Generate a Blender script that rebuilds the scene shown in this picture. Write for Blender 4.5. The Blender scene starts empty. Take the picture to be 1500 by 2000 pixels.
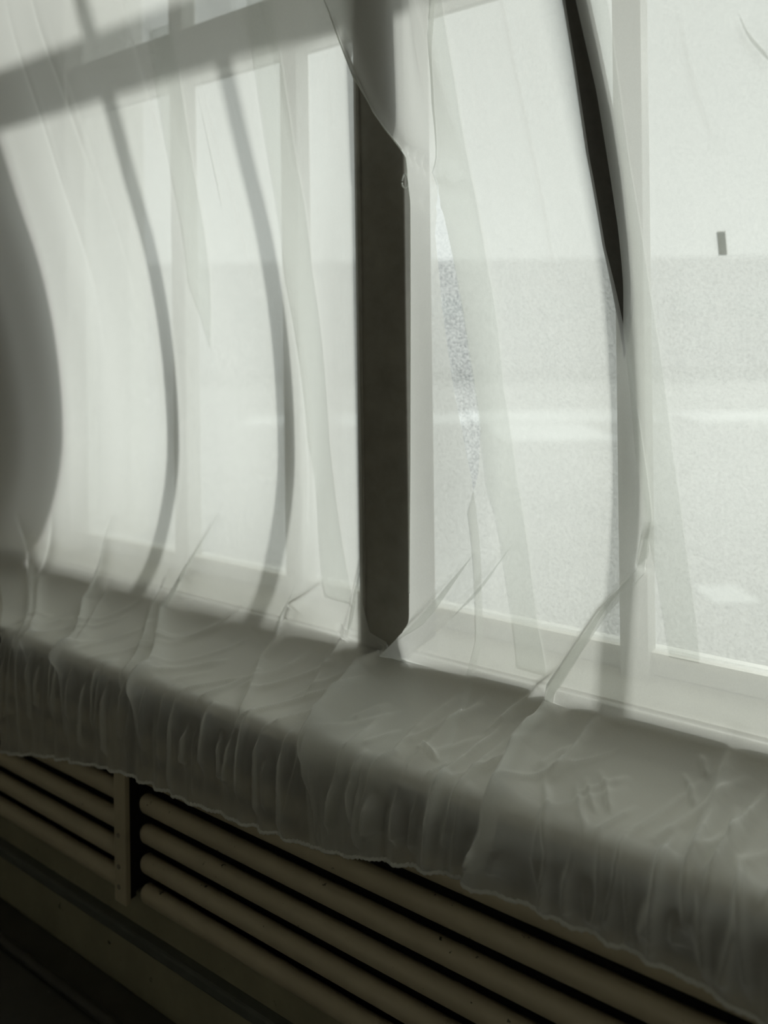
import bpy, bmesh, math, random
import numpy as np
from mathutils import Vector, Matrix

C = bpy.context.scene.collection
SC = bpy.context.scene
random.seed(4)
RNG = np.random.default_rng(7)

# ------------------------------------------------------------------ camera
cam_d = bpy.data.cameras.new('camera')
cam = bpy.data.objects.new('camera', cam_d)
C.objects.link(cam)
SC.camera = cam
TH, RHO = math.radians(34.13), 0.0131
fwd = Vector((-math.sin(TH), math.cos(TH), 0.0))
rgt = Vector((math.cos(TH), math.sin(TH), 0.0))
up = Vector((0, 0, 1))
r2 = rgt * math.cos(RHO) - up * math.sin(RHO)
u2 = up * math.cos(RHO) + rgt * math.sin(RHO)
cam.matrix_world = Matrix(((r2.x, u2.x, -fwd.x, 0), (r2.y, u2.y, -fwd.y, 0), (r2.z, u2.z, -fwd.z, 1.55), (0, 0, 0, 1)))
cam_d.sensor_fit = 'HORIZONTAL'
cam_d.sensor_width = 36.0
cam_d.lens = 36.0
cam_d.shift_y = -(1000 - 671) / 1500.0
cam_d.clip_start = 0.05
cam_d.clip_end = 600
cam_d.dof.use_dof = True
cam_d.dof.focus_distance = 1.55
cam_d.dof.aperture_fstop = 2.0

# ------------------------------------------------------------------ sky, sun, exposure
W = bpy.data.worlds.new('overcast_sky')
SC.world = W
W.use_nodes = True
bg = W.node_tree.nodes['Background']
bg.inputs['Color'].default_value = (0.93, 0.965, 0.955, 1)
bg.inputs['Strength'].default_value = 0.74
sun_d = bpy.data.lights.new('hazy_sun', 'SUN')
sun_d.energy = 3.25
sun_d.angle = math.radians(8.0)
sun_d.color = (1.0, 0.985, 0.93)
sun = bpy.data.objects.new('hazy_sun', sun_d)
C.objects.link(sun)
sun.location = (0, 8, 6)
sun_el, sun_az = math.radians(20), math.radians(0)
sd = Vector((math.sin(sun_az) * math.cos(sun_el), -math.cos(sun_az) * math.cos(sun_el), -math.sin(sun_el)))
sun.rotation_euler = sd.to_track_quat('-Z', 'Y').to_euler()
SC.view_settings.view_transform = 'Standard'
SC.view_settings.look = 'None'
SC.view_settings.exposure = 0.0
SC.view_settings.gamma = 1.0
SC.view_settings.use_curve_mapping = False
SC.cycles.transparent_max_bounces = 24
SC.cycles.max_bounces = 12
SC.cycles.diffuse_bounces = 8
SC.cycles.transmission_bounces = 8


# ------------------------------------------------------------------ materials
def mat(name):
    m = bpy.data.materials.new(name)
    m.use_nodes = True
    nt = m.node_tree
    nt.nodes.clear()
    out = nt.nodes.new('ShaderNodeOutputMaterial')
    return m, nt, out


def nn(nt, kind, **kw):
    n = nt.nodes.new(kind)
    for k, v in kw.items():
        if k in n.inputs:
            n.inputs[k].default_value = v
        else:
            setattr(n, k, v)
    return n


def mix(nt, fac, a, b):
    m = nt.nodes.new('ShaderNodeMixShader')
    if isinstance(fac, (int, float)):
        m.inputs[0].default_value = fac
    else:
        nt.links.new(fac, m.inputs[0])
    nt.links.new(a.outputs[0], m.inputs[1])
    nt.links.new(b.outputs[0], m.inputs[2])
    return m


def paint(name, col, rough=0.55, var=0.12, scale=9.0, speck=None, speck_scale=60, metallic=0.0, bump=0.0):
    m, nt, out = mat(name)
    p = nn(nt, 'ShaderNodeBsdfPrincipled', Roughness=rough, Metallic=metallic)
    tc = nt.nodes.new('ShaderNodeNewGeometry')
    n = nn(nt, 'ShaderNodeTexNoise', Scale=scale, Detail=6.0, Roughness=0.65)
    nt.links.new(tc.outputs['Position'], n.inputs['Vector'])
    r = nt.nodes.new('ShaderNodeValToRGB')
    r.color_ramp.elements[0].position = 0.3
    r.color_ramp.elements[1].position = 0.7
    r.color_ramp.elements[0].color = [c * (1 - var) for c in col] + [1]
    r.color_ramp.elements[1].color = [min(1, c * (1 + var)) for c in col] + [1]
    nt.links.new(n.outputs['Fac'], r.inputs['Fac'])
    src = r.outputs['Color']
    if speck:
        n2 = nn(nt, 'ShaderNodeTexNoise', Scale=speck_scale, Detail=3.0, Roughness=0.6)
        nt.links.new(tc.outputs['Position'], n2.inputs['Vector'])
        r2_ = nt.nodes.new('ShaderNodeValToRGB')
        r2_.color_ramp.elements[0].position = 0.69
        r2_.color_ramp.elements[1].position = 0.73
        r2_.color_ramp.elements[0].color = (0, 0, 0, 1)
        r2_.color_ramp.elements[1].color = (1, 1, 1, 1)
        nt.links.new(n2.outputs['Fac'], r2_.inputs['Fac'])
        mx = nt.nodes.new('ShaderNodeMixRGB')
        mx.inputs['Color2'].default_value = list(speck) + [1]
        nt.links.new(r2_.outputs['Color'], mx.inputs['Fac'])
        nt.links.new(src, mx.inputs['Color1'])
        src = mx.outputs['Color']
    nt.links.new(src, p.inputs['Base Color'])
    if bump:
        b = nn(nt, 'ShaderNodeBump', Strength=bump, Distance=0.004)
        nt.links.new(n.outputs['Fac'], b.inputs['Height'])
        nt.links.new(b.outputs['Normal'], p.inputs['Normal'])
    nt.links.new(p.outputs[0], out.inputs['Surface'])
    return m


def sheer(name, clear, through, col=(0.88, 0.895, 0.87), grain=0.04, bump=0.15):
    """woven sheer cloth: part straight see-through, part glowing through, part plain reflection"""
    m, nt, out = mat(name)
    tc = nt.nodes.new('ShaderNodeTexCoord')
    mp = nt.nodes.new('ShaderNodeMapping')
    mp.inputs['Scale'].default_value = (1.0, 1.0, 0.18)
    nt.links.new(tc.outputs['Object'], mp.inputs['Vector'])
    n = nn(nt, 'ShaderNodeTexNoise', Scale=38.0, Detail=5.0, Roughness=0.6)
    nt.links.new(mp.outputs['Vector'], n.inputs['Vector'])
    b = nn(nt, 'ShaderNodeBump', Strength=bump, Distance=0.006)
    nt.links.new(n.outputs['Fac'], b.inputs['Height'])
    tl = nn(nt, 'ShaderNodeBsdfTranslucent', Color=list(col) + [1])
    df = nn(nt, 'ShaderNodeBsdfDiffuse', Color=list(col) + [1])
    gl = nn(nt, 'ShaderNodeBsdfGlossy', Color=(0.8, 0.8, 0.8, 1), Roughness=0.42)
    tr = nn(nt, 'ShaderNodeBsdfTransparent', Color=(0.97, 0.98, 0.97, 1))
    for s in (tl, df, gl):
        nt.links.new(b.outputs['Normal'], s.inputs['Normal'])
    dg = mix(nt, 0.06, df, gl)
    body = mix(nt, through, dg, tl)
    n2 = nn(nt, 'ShaderNodeTexNoise', Scale=420.0, Detail=2.0)
    nt.links.new(tc.outputs['Object'], n2.inputs['Vector'])
    mr = nt.nodes.new('ShaderNodeMapRange')
    mr.inputs['To Min'].default_value = clear - grain
    mr.inputs['To Max'].default_value = clear + grain
    nt.links.new(n2.outputs['Fac'], mr.inputs['Value'])
    # the threads close up when the weave is seen at a slant: clear ** (1 / cos)
    lw = nn(nt, 'ShaderNodeLayerWeight', Blend=0.5)
    cs = nn(nt, 'ShaderNodeMath', operation='SUBTRACT')
    cs.inputs[0].default_value = 1.0
    nt.links.new(lw.outputs['Facing'], cs.inputs[1])
    mxn = nn(nt, 'ShaderNodeMath', operation='MAXIMUM')
    nt.links.new(cs.outputs[0], mxn.inputs[0])
    mxn.inputs[1].default_value = 0.06
    iv = nn(nt, 'ShaderNodeMath', operation='DIVIDE')
    iv.inputs[0].default_value = 1.0
    nt.links.new(mxn.outputs[0], iv.inputs[1])
    pw = nn(nt, 'ShaderNodeMath', operation='POWER')
    nt.links.new(mr.outputs['Result'], pw.inputs[0])
    nt.links.new(iv.outputs[0], pw.inputs[1])
    fin = mix(nt, pw.outputs[0], body, tr)
    nt.links.new(fin.outputs[0], out.inputs['Surface'])
    return m


def glass(name):
    """textured window glass: mostly clear, with a fine pebble that scatters a little"""
    m, nt, out = mat(name)
    tc = nt.nodes.new('ShaderNodeTexCoord')
    v = nn(nt, 'ShaderNodeTexNoise', Scale=170.0, Detail=2.0, Roughness=0.6)
    nt.links.new(tc.outputs['Object'], v.inputs['Vector'])
    mr = nt.nodes.new('ShaderNodeMapRange')
    mr.inputs['From Min'].default_value = 0.35
    mr.inputs['From Max'].default_value = 0.65
    mr.inputs['To Min'].default_value = 0.03
    mr.inputs['To Max'].default_value = 0.24
    nt.links.new(v.outputs['Fac'], mr.inputs['Value'])
    tr = nn(nt, 'ShaderNodeBsdfTransparent', Color=(0.97, 0.99, 0.98, 1))
    tl = nn(nt, 'ShaderNodeBsdfTranslucent', Color=(0.9, 0.93, 0.91, 1))
    a = mix(nt, mr.outputs['Result'], tr, tl)
    gl = nn(nt, 'ShaderNodeBsdfGlossy', Roughness=0.12)
    f = mix(nt, 0.04, a, gl)
    nt.links.new(f.outputs[0], out.inputs['Surface'])
    return m


M = {
    'sheer': sheer('sheer_white_cloth', 0.38, 0.66, col=(0.88, 0.885, 0.865)),
    'hem': sheer('hem_single_ply', 0.72, 0.5, grain=0.02),
    'pleat': sheer('pleat_double_ply', 0.45, 0.5, grain=0.02),
    'cord': sheer('rolled_hem_cloth', 0.05, 0.35, bump=0.6),
    'glass': glass('textured_glass'),
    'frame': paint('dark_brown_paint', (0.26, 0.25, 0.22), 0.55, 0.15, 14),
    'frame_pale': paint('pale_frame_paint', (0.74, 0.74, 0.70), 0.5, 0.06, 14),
    'ledge': paint('pale_ledge_paint', (0.72, 0.70, 0.62), 0.5, 0.06, 10),
    'sill': paint('sill_paint', (0.62, 0.60, 0.54), 0.5, 0.10, 10),
    'louvre': paint('olive_beige_enamel', (0.47, 0.42, 0.31), 0.42, 0.10, 7, speck=(0.03, 0.026, 0.02), speck_scale=42, bump=0.12),
    'panel': paint('olive_panel_paint', (0.25, 0.235, 0.16), 0.6, 0.15, 8, speck=(0.03, 0.026, 0.02), speck_scale=34),
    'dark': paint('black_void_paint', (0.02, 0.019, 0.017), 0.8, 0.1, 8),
    'rail': paint('grey_rail_paint', (0.09, 0.095, 0.085), 0.6, 0.15, 12),
    'floor': paint('dark_floor_covering', (0.06, 0.058, 0.05), 0.6, 0.2, 6, speck=(0.12, 0.11, 0.1), speck_scale=26),
    'wall': paint('room_wall_plaster', (0.74, 0.70, 0.62), 0.8, 0.06, 3),
    'pipe': paint('pipe_paint', (0.05, 0.048, 0.043), 0.35, 0.12, 12),
    'ground': paint('grey_asphalt', (0.27, 0.275, 0.275), 0.9, 0.12, 0.05),
    'pale_yard': paint('pale_wet_concrete', (0.62, 0.64, 0.64), 0.8, 0.25, 0.12),
    'facade': paint('grey_facade_paint', (0.60, 0.60, 0.61), 0.8, 0.05, 0.1),
    'pane_far': paint('far_window_glass', (0.54, 0.56, 0.57), 0.3, 0.06, 0.2),
    'strap': paint('black_webbing', (0.09, 0.085, 0.075), 0.8, 0.1, 60),  # dark colour standing in for the shade in the curtain gap
    'tag': paint('grey_sticker_paper', (0.12, 0.12, 0.115), 0.7, 0.1, 60),
    'screw': paint('painted_screw', (0.20, 0.18, 0.14), 0.35, 0.1, 80),
}


# ------------------------------------------------------------------ helpers
def link(name, me, m, parent=None, smooth=False):
    o = bpy.data.objects.new(name, me)
    C.objects.link(o)
    if m is not None:
        me.materials.clear()
        me.materials.append(m)
    if parent is not None:
        o.parent = parent
    if smooth:
        me.polygons.foreach_set('use_smooth', [True] * len(me.polygons))
    return o


def from_bm(name, bm, m, parent=None, smooth=False):
    me = bpy.data.meshes.new(name)
    bm.normal_update()
    bm.to_mesh(me)
    bm.free()
    return link(name, me, m, parent, smooth)


def box_bm(bm, x0, x1, y0, y1, z0, z1, bev=0.0):
    mt = Matrix.Translation(((x0 + x1) / 2, (y0 + y1) / 2, (z0 + z1) / 2)) @ Matrix.Diagonal((x1 - x0, y1 - y0, z1 - z0, 1))
    r = bmesh.ops.create_cube(bm, size=1.0, matrix=mt)
    if bev:
        ed = {e for v in r['verts'] for e in v.link_edges}
        bmesh.ops.bevel(bm, geom=list(ed), offset=bev, segments=2, affect='EDGES', profile=0.5)


def box(name, x0, x1, y0, y1, z0, z1, m, parent=None, bev=0.0):
    bm = bmesh.new()
    box_bm(bm, x0, x1, y0, y1, z0, z1, bev)
    return from_bm(name, bm, m, parent)


def struct(o, label=None):
    o['kind'] = 'structure'
    if label:
        o['label'] = label
    return o


def empty(name, loc):
    o = bpy.data.objects.new(name, None)
    C.objects.link(o)
    o.location = loc
    o.empty_display_size = 0.05
    return o


def tag(o, label, cat, group=None):
    o['label'] = label
    o['category'] = cat
    if group:
        o['group'] = group
    return o


def reparent(o, p):
    o.parent = p
    o.matrix_parent_inverse = Matrix.Translation(-Vector(p.location))
    return o


def tube(name, pts, rad, m, parent=None, seg=8):
    pts = np.asarray(pts, float)
    n = len(pts)
    tan = np.gradient(pts, axis=0)
    tan /= np.linalg.norm(tan, axis=1)[:, None] + 1e-12
    ref = np.array([0, 0, 1.0]) if abs(tan[:, 2]).mean() < 0.8 else np.array([0, 1.0, 0])
    a = np.cross(tan, ref)
    a /= np.linalg.norm(a, axis=1)[:, None] + 1e-12
    b = np.cross(a, tan)
    rad = np.broadcast_to(np.asarray(rad, float), (n,))
    ang = np.arange(seg) / seg * 2 * np.pi
    V = pts[:, None] + rad[:, None, None] * (np.cos(ang)[None, :, None] * a[:, None] + np.sin(ang)[None, :, None] * b[:, None])
    faces = []
    for i in range(n - 1):
        for k in range(seg):
            faces.append((i * seg + k, i * seg + (k + 1) % seg, (i + 1) * seg + (k + 1) % seg, (i + 1) * seg + k))
    faces.append(tuple(range(seg))[::-1])
    faces.append(tuple((n - 1) * seg + k for k in range(seg)))
    me = bpy.data.meshes.new(name)
    me.from_pydata(V.reshape(-1, 3).tolist(), [], faces)
    return link(name, me, m, parent, True)


# ------------------------------------------------------------------ room shell
FZ, CZ = -0.05, 3.15
SZ, SY0, SY1 = 0.75, 1.20, 1.50          # sill top, front edge, back edge
UZ = 0.83                                 # top of the upstand behind the sill
WX0, WX1 = -3.5, 0.9                      # window opening
struct(box('floor', -5.2, 3.2, -3.4, 2.0, FZ - 0.1, FZ, M['floor']), 'dark worn floor at the foot of the louvred heater casing')
struct(box('ceiling', -5.2, 3.2, -3.4, 2.0, CZ, CZ + 0.1, M['wall']))
struct(box('wall_back', -5.2, 3.2, -2.3, -2.2, FZ, CZ, M['wall']))
struct(box('wall_left', -5.3, -5.2, -3.4, 2.0, FZ, CZ, M['wall']))
struct(box('wall_right', 1.6, 1.7, -3.4, 2.0, FZ, CZ, M['wall']))
wf = empty('wall_front', (-1.0, 1.5, FZ))
struct(wf)
for a in ((-5.2, WX0, 1.5, 1.8, FZ, CZ), (WX1, 3.2, 1.5, 1.8, FZ, CZ), (WX0, WX1, 1.5, 1.8, 2.98, CZ)):
    reparent(box('wall_panel', *a, M['wall']), wf)
reparent(box('upstand', WX0, WX1, SY1, 1.78, FZ, UZ, M['sill'], bev=0.004), wf)

# ------------------------------------------------------------------ window: posts, transom, rails, panes
win = empty('window_1', (-1.0, 1.66, UZ))
struct(win, 'tall dark-framed window behind the sheer curtains')
TZ0, TZ1 = 2.385, 2.545
MX0, MX1 = -1.094, -0.955


def wbox(name, *a, m='frame', bev=0.003):
    return reparent(box(name, *a, M[m], bev=bev), win)


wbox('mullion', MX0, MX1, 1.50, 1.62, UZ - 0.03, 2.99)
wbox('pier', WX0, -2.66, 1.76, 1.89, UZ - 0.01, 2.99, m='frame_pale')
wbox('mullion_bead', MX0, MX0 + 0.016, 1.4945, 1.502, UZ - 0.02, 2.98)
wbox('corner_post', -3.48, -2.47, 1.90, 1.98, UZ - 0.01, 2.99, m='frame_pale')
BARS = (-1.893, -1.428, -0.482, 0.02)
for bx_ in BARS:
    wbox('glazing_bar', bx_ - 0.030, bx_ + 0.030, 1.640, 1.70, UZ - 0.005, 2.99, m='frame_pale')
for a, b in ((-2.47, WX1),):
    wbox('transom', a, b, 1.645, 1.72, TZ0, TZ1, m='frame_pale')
edges = [WX0, -2.78, -2.47] + [BARS[0], BARS[1], MX0, MX1, BARS[2], BARS[3], WX1]
spans = [(-2.47, BARS[0]), (BARS[0], BARS[1]), (BARS[1], -1.025), (-1.025, BARS[2]), (BARS[2], BARS[3]), (BARS[3], WX1)]
for a, b in spans:
    a2, b2 = a + 0.012, b - 0.012
    wbox('bottom_rail', a2, b2, 1.675, 1.725, UZ + 0.005, UZ + 0.055, m='frame_pale')
    wbox('rail_bead', a2, b2, 1.66, 1.678, UZ + 0.045, UZ + 0.058, m='ledge', bev=0.002)
    wbox('glass_pane', a2, b2, 1.698, 1.703, UZ + 0.055, TZ0, m='glass', bev=0)
    wbox('glass_pane', a2, b2, 1.698, 1.703, TZ1, 2.98, m='glass', bev=0)
wbox('window_ledge', WX0, WX1, 1.52, 1.79, UZ, UZ + 0.004, m='ledge', bev=0)

# ------------------------------------------------------------------ sill board and louvred heater casing
bm = bmesh.new()
box_bm(bm, -5.2, 3.2, SY0, SY1 - 0.001, SZ - 0.032, SZ, 0.012)
sb = from_bm('trim_1', bm, M['sill'])
struct(sb, 'wide window sill board under the draped curtain hems')

cas = empty('heater_casing', (-1.6, 1.30, FZ))
tag(cas, 'olive-beige louvred heater casing running along the wall under the sill', 'heater casing')


def cbox(name, *a, m='louvre', bev=0.003):
    return reparent(box(name, *a, M[m], bev=bev), cas)


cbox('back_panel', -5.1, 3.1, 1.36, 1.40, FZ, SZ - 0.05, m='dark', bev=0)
cbox('kick_panel', -5.1, 3.1, 1.232, 1.25, 0.07, 0.19, m='panel')
cbox('ledge_rail', -5.1, 3.1, 1.205, 1.245, 0.078, 0.108, m='rail', bev=0.006)
cbox('apron_board', -5.1, 3.1, 1.212, 1.24, FZ, 0.078, m='panel', bev=0.004)
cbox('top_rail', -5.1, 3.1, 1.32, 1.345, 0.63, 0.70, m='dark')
PX0, PX1 = -1.637, -1.593


def slat_mesh(x0, x1):
    """one louvre: a hollow-looking rounded blade, tipped forward, with domed ends"""
    h, d, n = 0.0245, 0.020, 14
    prof = []
    for k in range(n):
        a = 2 * math.pi * k / n
        prof.append((math.copysign(abs(math.cos(a)) ** 0.95, math.cos(a)) * d, math.copysign(abs(math.sin(a)) ** 0.95, math.sin(a)) * h))
    tilt = math.radians(12)
    prof = [(y * math.cos(tilt) - z * math.sin(tilt), y * math.sin(tilt) + z * math.cos(tilt)) for y, z in prof]
    st = []
    for k in range(5):
        q = k / 4 * math.pi / 2
        st.append((x0 + 0.020 * (1 - math.cos(q)), max(0.15, math.sin(q))))
    st += [(x1 - (s[0] - x0), s[1]) for s in reversed(st)]
    V, Fc = [], []
    for x, sc in st:
        for y, z in prof:
            V.append((x, y * sc, z * sc))
    for i in range(len(st) - 1):
        for k in range(n):
            Fc.append((i * n + k, (i + 1) * n + k, (i + 1) * n + (k + 1) % n, i * n + (k + 1) % n))
    Fc.append(tuple(range(n)))
    Fc.append(tuple((len(st) - 1) * n + k for k in reversed(range(n))))
    me = bpy.data.meshes.new('slat')
    me.from_pydata(V, [], Fc)
    me.materials.append(M['louvre'])
    me.polygons.foreach_set('use_smooth', [True] * len(me.polygons))
    return me


sl, sr = slat_mesh(-5.05, -1.622), slat_mesh(-1.576, 3.05)
for z in (0.572, 0.498, 0.424, 0.350, 0.276, 0.202):
    for me in (sl, sr):
        o = bpy.data.objects.new('slat', me)
        C.objects.link(o)
        o.location = (0, 1.232, z)
        reparent(o, cas)
po = cbox('post', PX0, PX1, 1.192, 1.208, 0.178, 0.66, bev=0.003)
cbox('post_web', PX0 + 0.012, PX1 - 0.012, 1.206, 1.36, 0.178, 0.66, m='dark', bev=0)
for z in (0.505, 0.345, 0.268, 0.218, 0.600):
    bm = bmesh.new()
    bmesh.ops.create_uvsphere(bm, u_segments=10, v_segments=6, radius=0.0065, matrix=Matrix.Translation((-1.619, 1.192, z)) @ Matrix.Diagonal((1, 0.6, 1, 1)))
    s = from_bm('screw', bm, M['screw'], None, True)
    s.parent = po
    s.matrix_parent_inverse = po.matrix_world.inverted() if False else Matrix.Identity(4)

pipe = tube('floor_pipe', [(x, 1.118 + 0.003 * math.sin(x * 3), FZ + 0.013) for x in np.linspace(-5.0, 3.0, 50)], 0.013, M['pipe'], seg=12)
tag(pipe, 'thin dark pipe lying along the floor in front of the heater casing', 'pipe')

# ------------------------------------------------------------------ outside
g = box('ground', -420, 260, 3.0, 420, -6.2, -6.0, M['ground'])
struct(g)


def fbox(name, d0, d1, s0, s1, z0, z1, m, parent=None, bev=0.0):
    """box aligned with the far street: d along the view of the street, s across it"""
    bm = bmesh.new()
    box_bm(bm, s0, s1, d0, d1, z0, z1, bev)
    bm.transform(Matrix.Rotation(TH, 4, 'Z'))
    return from_bm(name, bm, m, parent)


yard = empty('pale_yard', (0, 0, 0))
yard['kind'] = 'structure'
yard['label'] = 'pale wet paving strips on the ground beyond the window'
for a in ((71, 82, -14, 8), (72, 83, 8.4, 27), (70, 80, 29, 60), (58, 70, 9, 18), (60, 68, 33, 46), (21.8, 23.4, 9.3, 10.6)):
    fbox('paving', a[0], a[1], a[2], a[3], -6.0, -5.95, M['pale_yard'], yard)
bld = fbox('long_building', 205, 225, -290, 170, -6.0, 23.6, M['facade'])
tag(bld, 'long flat-roofed grey building seen faintly through the curtains', 'building')
for k in range(26):
    s = -280 + k * 17
    fbox('window', 204.7, 205.2, s, s + 12.0, 8.0, 13.5, M['pane_far'], bld)

# ------------------------------------------------------------------ curtain base surface
#==BASE==
PL = np.array([(1.255, 2.90), (1.275, 2.70), (1.315, 2.50), (1.395, 2.27), (1.467, 2.05), (1.535, 1.85), (1.580, 1.65), (1.605, 1.45), (1.612, 1.27), (1.604, 1.15),
               (1.578, 1.03), (1.535, 0.91), (1.500, 0.855), (1.455, 0.806), (1.390, 0.776), (1.300, 0.758), (1.225, 0.755), (1.198, 0.752), (1.186, 0.739), (1.183, 0.712)])
PR = np.array([(1.10, 2.90), (1.12, 2.70), (1.16, 2.50), (1.245, 2.27), (1.365, 2.05), (1.480, 1.85), (1.565, 1.65), (1.602, 1.45), (1.610, 1.27), (1.592, 1.15),
               (1.560, 1.03), (1.524, 0.91), (1.501, 0.839), (1.483, 0.797), (1.420, 0.770), (1.300, 0.758), (1.225, 0.755), (1.198, 0.752), (1.186, 0.739), (1.183, 0.712)])
HEMX = np.array([-3.6, -2.30, -2.117, -1.87, -1.58, -1.21, -0.983, -0.80, -0.633, -0.463, -0.304, -0.199, 0.1, 0.8])
HEMZ = np.array([0.36, 0.39, 0.415, 0.473, 0.522, 0.533, 0.554, 0.596, 0.625, 0.628, 0.625, 0.610, 0.60, 0.58])


def catmull(P, per=24):
    Q = np.vstack([2 * P[0] - P[1], P, 2 * P[-1] - P[-2]])
    out = []
    t = np.linspace(0, 1, per, endpoint=False)[:, None]
    for i in range(1, len(Q) - 2):
        a, b, c, d = Q[i - 1], Q[i], Q[i + 1], Q[i + 2]
        out.append(0.5 * (2 * b + (c - a) * t + (2 * a - 5 * b + 4 * c - d) * t ** 2 + (3 * b - a - 3 * c + d) * t ** 3))
    out.append(P[-1:])
    return np.vstack(out)


DL, DR = catmull(PL), catmull(PR)
DM = (DL + DR) / 2
SM = np.concatenate([[0], np.cumsum(np.linalg.norm(np.diff(DM, axis=0), axis=1))])
S_EDGE = SM[-1]            # arc length down to the start of the hanging front
S_HEM = S_EDGE + 0.15      # nominal hem


def sstep(a, b, x):
    t = np.clip((x - a) / (b - a), 0, 1)
    return t * t * (3 - 2 * t)


def base(x, s):
    w = sstep(-1.45, -0.48, x)
    sc = np.minimum(s, S_EDGE)
    y = np.interp(sc, SM, DL[:, 0]) * (1 - w) + np.interp(sc, SM, DR[:, 0]) * w
    z = np.interp(sc, SM, DL[:, 1]) * (1 - w) + np.interp(sc, SM, DR[:, 1]) * w
    q = np.clip((s - S_EDGE) / (S_HEM - S_EDGE), 0, 1.2)
    hz = np.interp(x, HEMX, HEMZ)
    z = z + q * (hz - 0.71)
    y = y - 0.006 * q
    wm = sstep(-1.36, -1.12, x) * (1 - sstep(-0.935, -0.76, x))
    y = y - np.maximum(y - 1.488, 0) * wm
    y = y + np.maximum(1.485 - y, 0) * wm * 0.9 * sstep(1.06, 1.22, y) * (1 - sstep(1.15, 1.35, s))
    return np.stack([x, y, z], -1)
#==END==


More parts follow.
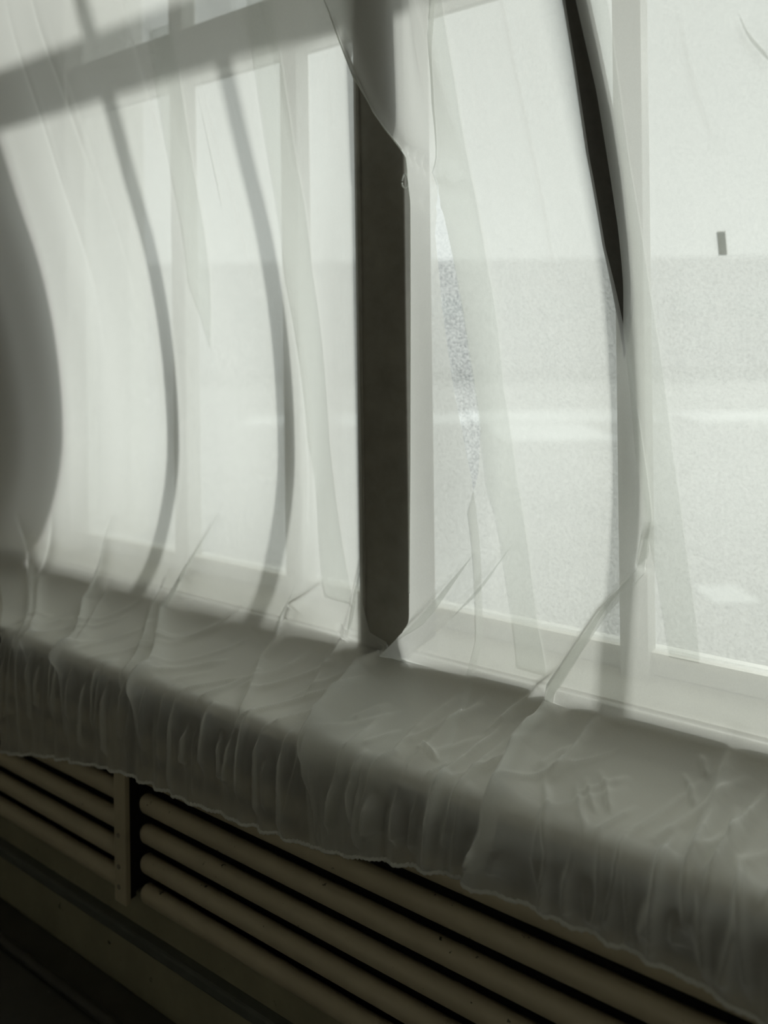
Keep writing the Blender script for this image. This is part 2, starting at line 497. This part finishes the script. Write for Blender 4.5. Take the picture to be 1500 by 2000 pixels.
CUR = {
    'left_L': [(-3.0969, 0.0), (-2.99, 0.844), (-3.0105, 1.581), (-2.9456, 1.858), (-2.7621, 2.1113), (-2.1226, 2.4953), (-2.1136, 2.6735)],
    'left_R': [(-1.0585, 0.4292), (-1.0652, 0.6296), (-1.0789, 1.0749), (-1.0782, 1.702), (-1.0806, 2.0553), (-1.0606, 2.1263), (-0.9628, 2.1555), (-0.8821, 2.2325), (-0.8022, 2.4767), (-0.8185, 2.6735)],
    'tuck_L': [(-1.1857, 0.406), (-1.1492, 0.5341), (-1.0695, 0.7472), (-1.0002, 0.8655), (-0.9358, 0.9565), (-0.9301, 1.0941), (-0.9364, 1.6905), (-0.9437, 2.0856), (-1.0613, 2.2254), (-1.0415, 2.4236), (-0.9989, 2.4849), (-0.9941, 2.5612), (-0.9831, 2.6735)],
    'tuck_R': [(-0.7283, 0.6629), (-0.8063, 0.8864), (-0.8504, 1.0702), (-0.8711, 1.1671), (-0.8683, 1.3402), (-0.8546, 1.5281), (-0.8353, 1.6811), (-0.8167, 1.8099), (-0.7748, 2.0905), (-0.7847, 2.1785), (-0.7627, 2.3042), (-0.673, 2.5295), (-0.6792, 2.6735)],
    'mid_L': [(-0.739, 0.6583), (-0.8162, 0.882), (-0.8508, 1.0696), (-0.8376, 1.2222), (-0.8243, 1.435), (-0.8099, 1.6123), (-0.8156, 1.7294), (-0.8313, 1.8097), (-0.7923, 2.0932), (-0.8022, 2.1831), (-0.7766, 2.3105), (-0.6884, 2.5374), (-0.6948, 2.6735)],
    'mid_R': [(-0.4819, 0.7021), (-0.487, 0.7807), (-0.4897, 0.89), (-0.4967, 1.0459), (-0.4944, 1.2264), (-0.4755, 1.3849), (-0.4647, 1.4593), (-0.441, 1.6702), (-0.4265, 1.7823), (-0.4342, 1.8914), (-0.5041, 1.9871), (-0.5878, 2.1438), (-0.6069, 2.3414), (-0.5706, 2.4944), (-0.6058, 2.6735)],
    'right_L': [(-0.4686, 0.7084), (-0.4674, 0.7796), (-0.4641, 0.846), (-0.4594, 0.9331), (-0.4607, 1.0621), (-0.4608, 1.1795), (-0.4657, 1.3016), (-0.4742, 1.3956), (-0.4613, 1.6391), (-0.4443, 1.7729), (-0.4476, 1.8887), (-0.5236, 1.9825), (-0.6077, 2.1435), (-0.6239, 2.3448), (-0.5985, 2.503), (-0.6354, 2.6735)],
    'right_R': [(0.62, 0), (0.62, 2.6735)],
    'h1L': [(-1.667, 0.5176), (-1.6954, 0.6659), (-1.7664, 1.2279), (-1.7119, 1.4288)],
    'h1R': [(-1.5638, 0.466), (-1.5932, 0.6587), (-1.6634, 1.2154), (-1.7075, 1.4288)],
    'h2L': [(-1.3061, 0.457), (-1.3272, 0.663), (-1.3796, 1.2401), (-1.3448, 1.6828), (-1.2025, 2.0827)],
    'h2R': [(-1.2544, 0.457), (-1.2548, 0.6402), (-1.2608, 1.2287), (-1.2053, 1.6647), (-1.1081, 2.0606)],
    'h3L': [(-0.7411, 0.6562), (-0.8196, 0.8797), (-0.8531, 1.0686), (-0.8394, 1.2218), (-0.8258, 1.435), (-0.8114, 1.6126), (-0.798, 1.7539), (-0.7158, 2.0261), (-0.6907, 2.1229)],
    'h3R': [(-0.7261, 0.6611), (-0.7358, 0.7396), (-0.753, 0.9723), (-0.7628, 1.2375), (-0.755, 1.5299), (-0.7289, 1.7269), (-0.6531, 2.0305), (-0.621, 2.1271)],
    'h4L': [(-0.4701, 0.7061), (-0.4688, 0.7776), (-0.4656, 0.8441), (-0.4608, 0.9315), (-0.4621, 1.0609), (-0.4622, 1.1787), (-0.4672, 1.3013), (-0.4747, 1.3956), (-0.4576, 1.6395), (-0.4396, 1.7733), (-0.3791, 2.046)],
    'h4R': [(-0.411, 0.7218), (-0.4151, 0.7984), (-0.4235, 1.0665), (-0.4171, 1.3144), (-0.3876, 1.6453), (-0.3657, 1.8046), (-0.3339, 1.9753), (-0.3262, 2.0395)],
    'strapL': [(-0.492, 0.6807), (-0.4894, 0.7775), (-0.4921, 0.8873), (-0.4991, 1.0439), (-0.4968, 1.2254), (-0.4832, 1.3846), (-0.4817, 1.4595)],
    'strapR': [(-0.4505, 0.6921), (-0.4574, 0.7851), (-0.4534, 0.8692), (-0.4487, 0.9856), (-0.45, 1.0801), (-0.4535, 1.2086), (-0.459, 1.3116), (-0.4683, 1.3956), (-0.4775, 1.4595)],
    'tag': [(-0.2791, 1.2368)],
    'loop': [(-0.9384, 1.0328)]}


def edge(name, s):
    p = np.array(CUR[name])
    return np.interp(s, p[:, 1], p[:, 0])


# ---- folds: (polyline in (x, s), height, width left, width right)
FOLDS = [(np.array(p), a, wl, wr) for p, a, wl, wr in [
    ([(-2.1457, 1.974), (-2.1397, 2.0625), (-2.0477, 2.2592), (-1.8765, 2.4269), (-1.8117, 2.5244), (-1.8029, 2.6016)], 0.026, 0.006, 0.03),
    ([(-1.6727, 1.9135), (-1.7098, 2.006), (-1.7338, 2.0829), (-1.7357, 2.2178), (-1.5437, 2.4465), (-1.4987, 2.5741)], 0.032, 0.006, 0.04),
    ([(-1.8163, 2.0964), (-1.8019, 2.1978), (-1.6069, 2.4505), (-1.5829, 2.5103)], 0.014, 0.006, 0.022),
    ([(-1.1992, 2.0152), (-1.3267, 2.116), (-1.3182, 2.2733), (-1.2112, 2.4665)], 0.015, 0.006, 0.02),
    ([(-1.1077, 2.0342), (-1.1528, 2.2201), (-1.118, 2.3502)], 0.012, 0.006, 0.02),
    ([(-1.0864, 1.9405), (-1.1046, 2.0336), (-1.1249, 2.1571)], 0.009, 0.005, 0.012),
    ([(-2.0402, 2.1652), (-1.9792, 2.2642), (-1.839, 2.4439)], 0.009, 0.005, 0.015),
    ([(-2.68, 2.0245), (-2.3283, 2.2611), (-2.0392, 2.4764), (-2.0237, 2.566)], 0.018, 0.008, 0.02),
    ([(-2.4693, 2.0013), (-2.3423, 2.2133), (-2.0167, 2.4671), (-1.9501, 2.5587)], 0.015, 0.012, 0.02),
    ([(-0.8158, 1.9042), (-0.8563, 1.9617), (-0.9437, 2.0856), (-1.0613, 2.2254), (-1.0397, 2.4225), (-0.9903, 2.5506)], 0.03, 0.006, 0.05),
    ([(-0.4538, 1.8903), (-0.5233, 1.9855), (-0.6045, 2.1427), (-0.6214, 2.3436), (-0.5956, 2.5021), (-0.6325, 2.6735)], 0.033, 0.006, 0.05),
    ([(-0.4332, 1.7948), (-0.4431, 1.8466), (-0.4516, 1.893)], 0.018, 0.006, 0.02),
    ([(-0.7331, 1.8749), (-0.8044, 1.9838), (-0.8729, 2.0805), (-0.9486, 2.1716)], 0.009, 0.01, 0.02),
    ([(-0.5906, 2.1028), (-0.6349, 2.1503), (-0.6785, 2.2316), (-0.6952, 2.2918)], 0.0165, 0.006, 0.022),
    ([(-0.6742, 2.2669), (-0.6919, 2.3582), (-0.7038, 2.4745), (-0.7041, 2.5449)], 0.015, 0.005, 0.012),
    ([(-0.6522, 2.2896), (-0.6603, 2.3761), (-0.6653, 2.4906), (-0.6825, 2.5907)], 0.0135, 0.005, 0.012),
    ([(-0.4906, 2.145), (-0.5163, 2.2359), (-0.5219, 2.336), (-0.5457, 2.3812)], 0.012, 0.006, 0.018),
    ([(-0.2585, 2.126), (-0.2705, 2.2413), (-0.271, 2.3386), (-0.2784, 2.4811)], 0.015, 0.008, 0.02),
    ([(-0.2007, 2.2473), (-0.2273, 2.3648), (-0.2445, 2.4963)], 0.0165, 0.005, 0.014),
    ([(-0.2376, 2.3103), (-0.2293, 2.4163), (-0.2481, 2.4943)], 0.0105, 0.005, 0.012),
    ([(-0.5105, 2.2211), (-0.5222, 2.3242), (-0.5324, 2.3899)], 0.0075, 0.004, 0.01),
    ([(-0.4896, 2.3672), (-0.4571, 2.4434), (-0.4333, 2.4821)], 0.009, 0.004, 0.007),
    ([(-0.4663, 2.3198), (-0.4345, 2.3679), (-0.4141, 2.416)], 0.0075, 0.003, 0.007),
    ([(-0.4789, 2.3474), (-0.4564, 2.3943), (-0.4356, 2.4297)], 0.006, 0.003, 0.006),
    ([(-0.3336, 2.2668), (-0.3108, 2.3076), (-0.2987, 2.3397)], 0.0075, 0.003, 0.006),
    ([(-0.5442, 2.3803), (-0.507, 2.4579), (-0.4874, 2.5072), (-0.4885, 2.6735)], 0.0135, 0.004, 0.01),
    ([(-0.3137, 2.2123), (-0.2958, 2.2633)], 0.0075, 0.004, 0.008),
    ([(-0.7954, 2.4044), (-0.7647, 2.417), (-0.7417, 2.4274)], 0.012, 0.004, 0.008),
    ([(-0.6495, 2.2726), (-0.6235, 2.2931)], 0.009, 0.003, 0.007),
    ([(-0.6979, 2.3967), (-0.7145, 2.4365), (-0.7331, 2.48)], 0.0075, 0.003, 0.007),
    ([(-0.741, 2.2041), (-0.7766, 2.3105), (-0.7761, 2.4638)], 0.009, 0.008, 0.02),
    ([(-0.909, 2.3344), (-0.9102, 2.4423), (-0.9124, 2.4995), (-0.9286, 2.6155)], 0.0105, 0.006, 0.014),
    ([(-0.8324, 2.3367), (-0.8192, 2.4506), (-0.8369, 2.4879), (-0.8545, 2.6436)], 0.0105, 0.006, 0.014),
    ([(-0.8001, 2.2216), (-0.8228, 2.3132), (-0.832, 2.3749)], 0.006, 0.008, 0.02),
    ([(-0.3024, 2.4066), (-0.3158, 2.4796), (-0.3179, 2.589), (-0.3236, 2.6715)], 0.015, 0.005, 0.01),
    ([(-0.2639, 2.3351), (-0.2717, 2.4436), (-0.2766, 2.4941), (-0.2725, 2.5556)], 0.0135, 0.005, 0.01),
    ([(-0.267, 2.466), (-0.2512, 2.5056), (-0.2442, 2.6506)], 0.0165, 0.005, 0.01),
    ([(-0.2175, 2.4223), (-0.1998, 2.5002), (-0.19, 2.6282)], 0.0165, 0.006, 0.012),
    ([(-0.4053, 2.4702), (-0.3999, 2.5654), (-0.4075, 2.654)], 0.015, 0.005, 0.009),
    ([(-0.3619, 2.4808), (-0.3553, 2.589), (-0.3534, 2.6678)], 0.015, 0.004, 0.008),
    ([(-1.1436, 0.5307), (-1.0753, 0.6902), (-1.0071, 0.8484), (-0.9374, 0.9576), (-0.8547, 1.0174), (-0.7831, 1.0533)], 0.018, 0.006, 0.02),
    ([(-0.9359, 1.022), (-0.8576, 1.0349), (-0.7837, 1.0554)], 0.009, 0.01, 0.012),
    ([(-0.9324, 1.0667), (-0.8604, 1.1004), (-0.7953, 1.1309)], 0.0075, 0.01, 0.012),
    ([(-0.2174, 0.857), (-0.2053, 0.8902), (-0.1789, 0.9346)], 0.012, 0.01, 0.02),
    ([(-0.2997, 0.8225), (-0.2896, 0.9363), (-0.2689, 1.0425)], 0.006, 0.01, 0.02)]]


def add_random_folds():
    # gathers on the hanging front: narrow upright pinches
    x = -2.3
    while x < 0.3:
        x += RNG.uniform(0.022, 0.062)
        top = S_EDGE - RNG.uniform(-0.02, 0.09)
        d = RNG.normal(0, 0.012)
        lean = RNG.uniform(0.0, 0.35)
        pts = [(x + lean * (S_EDGE - top), top), (x, S_EDGE + 0.01), (x + d, S_HEM - RNG.uniform(0.0, 0.08))]
        if pts[-1][1] <= pts[1][1]:
            continue
        w = RNG.uniform(0.003, 0.007)
        FOLDS.append((np.array(pts), RNG.uniform(0.008, 0.026), w, w * RNG.uniform(1, 3.0)))
    # gentle oblique tension lines over the sill
    x = -2.2
    while x < 0.35:
        x += RNG.uniform(0.03, 0.07)
        s0 = S_EDGE - RNG.uniform(0.02, 0.16)
        L = RNG.uniform(0.08, 0.26)
        k = RNG.uniform(0.25, 0.75)
        pts = [(x, s0), (x + k * L * 0.5, s0 - L * 0.5), (x + k * L, s0 - L)]
        w = RNG.uniform(0.004, 0.010)
        FOLDS.append((np.array(pts[::-1]), RNG.uniform(0.004, 0.012), w, w * RNG.uniform(1, 2.5)))
    # long faint drag lines in the hanging cloth
    x = -2.3
    while x < 0.4:
        x += RNG.uniform(0.05, 0.13)
        s0 = RNG.uniform(0.2, 1.2)
        L = RNG.uniform(0.5, 1.0)
        k = RNG.uniform(-0.09, 0.02)
        pts = [(x, s0), (x - k * L * 0.5, s0 + L * 0.5), (x - k * L, s0 + L)]
        w = RNG.uniform(0.008, 0.02)
        FOLDS.append((np.array(pts), RNG.uniform(0.0012, 0.0045), w, w * 1.5))


add_random_folds()


def disp(x, s):
    h = np.zeros_like(x)
    for pl, amp, wl, wr in FOLDS:
        mg = 6 * max(wl, wr)
        sel = (x > pl[:, 0].min() - mg) & (x < pl[:, 0].max() + mg) & (s > pl[:, 1].min() - mg) & (s < pl[:, 1].max() + mg)
        if not sel.any():
            continue
        X, S_ = x[sel], s[sel]
        best = np.full(X.shape, 1e9)
        sgn = np.zeros(X.shape)
        along = np.zeros(X.shape)
        ln = np.linalg.norm(np.diff(pl, axis=0), axis=1)
        cum = np.concatenate([[0], np.cumsum(ln)])
        for i in range(len(pl) - 1):
            a, b = pl[i], pl[i + 1]
            d = b - a
            t = np.clip(((X - a[0]) * d[0] + (S_ - a[1]) * d[1]) / (ln[i] ** 2 + 1e-12), 0, 1)
            ex, es = X - (a[0] + t * d[0]), S_ - (a[1] + t * d[1])
            dd = np.hypot(ex, es)
            u = dd < best
            best[u] = dd[u]
            sgn[u] = np.sign(ex * d[1] - es * d[0])[u]
            along[u] = ((cum[i] + t * ln[i]) / cum[-1])[u]
        w = np.where(sgn > 0, wr, wl)
        prof = 1 / (1 + (best / w) ** 2) ** 1.5
        tap = np.clip(np.minimum(along * 3.2, (1 - along) * 5 + 0.35), 0, 1)
        h[sel] += amp * prof * tap
    # wide soft undulation on the free cloth
    free = 1 - sstep(S_EDGE - 0.55, S_EDGE - 0.35, s)
    h += free * 0.004 * np.sin(x * 23 + 1.3 * np.sin(s * 2.1)) * np.sin(s * 1.1)
    hang = sstep(S_EDGE - 0.02, S_EDGE + 0.05, s)
    h += hang * (0.006 + 0.004 * np.sin(x * 61 + 2 * np.sin(x * 17)) + 0.003 * np.sin(x * 113 + 1.0))
    return h


def surf(x, s, layer=0.0, detail=True):
    p = base(x, s)
    e = 0.002
    tx = base(x + e, s) - base(x - e, s)
    ts = base(x, s + e) - base(x, s - e)
    n = np.cross(tx, ts)
    n /= np.linalg.norm(n, axis=-1)[..., None] + 1e-12
    n = -n
    h = layer + (disp(x, s) if detail else 0)
    return p + n * np.asarray(h)[..., None]


def s_rows(s0, s1):
    r = [s0]
    while r[-1] < s1:
        r.append(r[-1] + (0.016 if r[-1] < S_EDGE - 0.75 else 0.0045))
    r[-1] = s1
    return np.array(r)


def sheet(name, left, right, s0, s1, dx, layer, m, parent=None):
    rows = s_rows(s0, s1)
    xl, xr = left(rows), right(rows)
    n = max(3, int(np.max(xr - xl) / dx))
    f = np.linspace(0, 1, n)[None, :]
    X = xl[:, None] * (1 - f) + xr[:, None] * f
    S_ = np.repeat(rows[:, None], n, 1)
    V = surf(X, S_, layer).reshape(-1, 3)
    R = len(rows)
    i = np.arange(R - 1)[:, None] * n + np.arange(n - 1)[None, :]
    F_ = np.stack([i, i + n, i + n + 1, i + 1], -1).reshape(-1, 4)
    me = bpy.data.meshes.new(name)
    me.vertices.add(len(V))
    me.vertices.foreach_set('co', V.ravel())
    me.loops.add(F_.size)
    me.loops.foreach_set('vertex_index', F_.ravel())
    me.polygons.add(len(F_))
    me.polygons.foreach_set('loop_start', np.arange(0, F_.size, 4))
    me.update(calc_edges=True)
    me.validate()
    return link(name, me, m, parent, True), V.reshape(R, n, 3)


E_ = lambda nm: (lambda s: edge(nm, s))
LAY = {'left': 0.000, 'tucked': 0.007, 'middle': 0.004, 'right': 0.011}
PANELS = [
    ('left', 'left_L', 'left_R', 'sheer white curtain left of the dark mullion, rippled over the sill'),
    ('tucked', 'tuck_L', 'tuck_R', 'narrow sheer curtain hanging just right of the mullion with a slit along its right edge'),
    ('middle', 'mid_L', 'mid_R', 'sheer white curtain between the long slit and the dark tapering gap'),
    ('right', 'right_L', 'right_R', 'sheer white curtain right of the dark tapering gap, flap thrown across the sill'),
]
cur = {}
for key, l, r, lab in PANELS:
    o, V = sheet('sheer_curtain', E_(l), E_(r), 0.0, S_HEM, 0.0038, LAY[key], M['sheer'])
    tag(o, lab, 'curtain', 'sheer curtains hanging along the window')
    cur[key] = o
    hp = V[-1].copy()
    hp[:, 2] += 0.0008 * np.sin(np.arange(len(hp)) * 1.7) + RNG.normal(0, 0.0004, len(hp))
    rad = 0.0028 + 0.0009 * np.abs(np.sin(np.arange(len(hp)) * 0.9)) + np.abs(RNG.normal(0, 0.0004, len(hp)))
    tube('bottom_hem', hp, rad, M['cord'], o, 7)

S_SILL = S_EDGE - 0.42
for key, l, r, s0, s1 in [('left', 'h1L', 'h1R', 0.518, 1.429), ('left', 'h2L', 'h2R', 0.457, 2.061), ('middle', 'h3L', 'h3R', 0.661, 2.123), ('right', 'h4L', 'h4R', 0.722, 2.039)]:
    sheet('side_hem', E_(l), E_(r), s0, s1, 0.0045, LAY[key] - 0.007, M['hem'], cur[key])
# ------------------------------------------------------------------ shadow in the gap of the right curtain, made as an added dark sheet
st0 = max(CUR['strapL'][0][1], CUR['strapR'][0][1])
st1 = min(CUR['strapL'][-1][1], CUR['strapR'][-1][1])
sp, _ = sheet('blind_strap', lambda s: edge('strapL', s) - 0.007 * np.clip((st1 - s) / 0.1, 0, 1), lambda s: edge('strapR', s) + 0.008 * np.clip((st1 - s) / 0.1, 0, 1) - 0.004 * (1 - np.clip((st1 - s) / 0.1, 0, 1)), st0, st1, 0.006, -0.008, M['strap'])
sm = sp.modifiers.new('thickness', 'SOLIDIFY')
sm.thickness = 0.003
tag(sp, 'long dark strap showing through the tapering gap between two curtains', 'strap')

# ------------------------------------------------------------------ small tag caught on the window side of the right curtain
tx0, ts0 = CUR['tag'][0]
tk, _ = sheet('cloth_tag', lambda s: 0 * s + tx0 - 0.006, lambda s: 0 * s + tx0 + 0.009, ts0 - 0.022, ts0 + 0.022, 0.004, 0.002, M['cord'])
tm = tk.modifiers.new('thickness', 'SOLIDIFY')
tm.thickness = 0.001
tag(tk, 'small grey cloth tag caught behind the curtain right of the dark gap', 'tag')

# ------------------------------------------------------------------ pleats: second ply lying just behind the cloth
for key, pl, w in [
    ('left', [(-2.1432, 1.9734), (-2.1373, 2.0618), (-2.0466, 2.2578), (-1.8765, 2.425)], 0.012),
    ('left', [(-1.6708, 1.9129), (-1.7079, 2.0053), (-1.7319, 2.0821), (-1.7345, 2.2167), (-1.6261, 2.3598)], 0.016),
    ('left', [(-1.8144, 2.0956), (-1.8005, 2.1969), (-1.6502, 2.4051)], 0.01),
    ('left', [(-1.543, 0.6617), (-1.5496, 0.8113), (-1.5601, 1.0422)], 0.004),
    ('left', [(-1.0818, 1.933), (-1.1031, 2.0328), (-1.1202, 2.1483)], 0.008),
    ('left', [(-1.3359, 2.0612), (-1.3535, 2.1488), (-1.3421, 2.2222)], 0.01),
    ('tucked', [(-0.8112, 1.8996), (-0.8523, 1.959), (-0.9332, 2.0763), (-0.9628, 2.1119)], 0.02),
    ('right', [(-0.4481, 1.8861), (-0.5169, 1.9803), (-0.5975, 2.1361), (-0.6235, 2.2131)], 0.018),
    ('right', [(-0.4296, 1.7916), (-0.4394, 1.843), (-0.4462, 1.8838)], 0.014),
    ('middle', [(-0.7264, 1.8725), (-0.792, 1.9698), (-0.8491, 2.0471)], 0.009),
    ('right', [(-0.2152, 0.8584), (-0.2024, 0.899), (-0.174, 0.9435)], 0.007)]:
    pl = np.array(pl)
    a, b = pl[0, 1], pl[-1, 1]
    sheet('pleat', lambda s: np.interp(s, pl[:, 1], pl[:, 0]),
          lambda s: np.interp(s, pl[:, 1], pl[:, 0]) + w * np.clip((s - a) / (b - a) * 1.6, 0.05, 1) * np.clip((b - s) / (b - a) * 4, 0.08, 1),
          a, b, 0.004, LAY[key] - 0.004, M['pleat'], cur[key])

# ------------------------------------------------------------------ edge cord of the narrow curtain, with the little loop it makes by the mullion
es = np.linspace(CUR['tuck_L'][0][1], 2.0, 160)
ep = surf(edge('tuck_L', es), es, LAY['tucked'])
tube('edge_cord', ep, 0.0018, M['cord'], cur['tucked'], 6)
kx, ks = CUR['loop'][0]
kp = surf(np.array(kx), np.array(ks), LAY['tucked'] + 0.003)
ang = np.linspace(0, 2 * np.pi * 0.96, 26)
tube('cord_loop', np.stack([kp[0] - 0.007 * np.cos(ang), kp[1] + 0.002 * np.sin(2 * ang), kp[2] + 0.016 * np.sin(ang)], -1), 0.0019, M['cord'], cur['tucked'], 6)
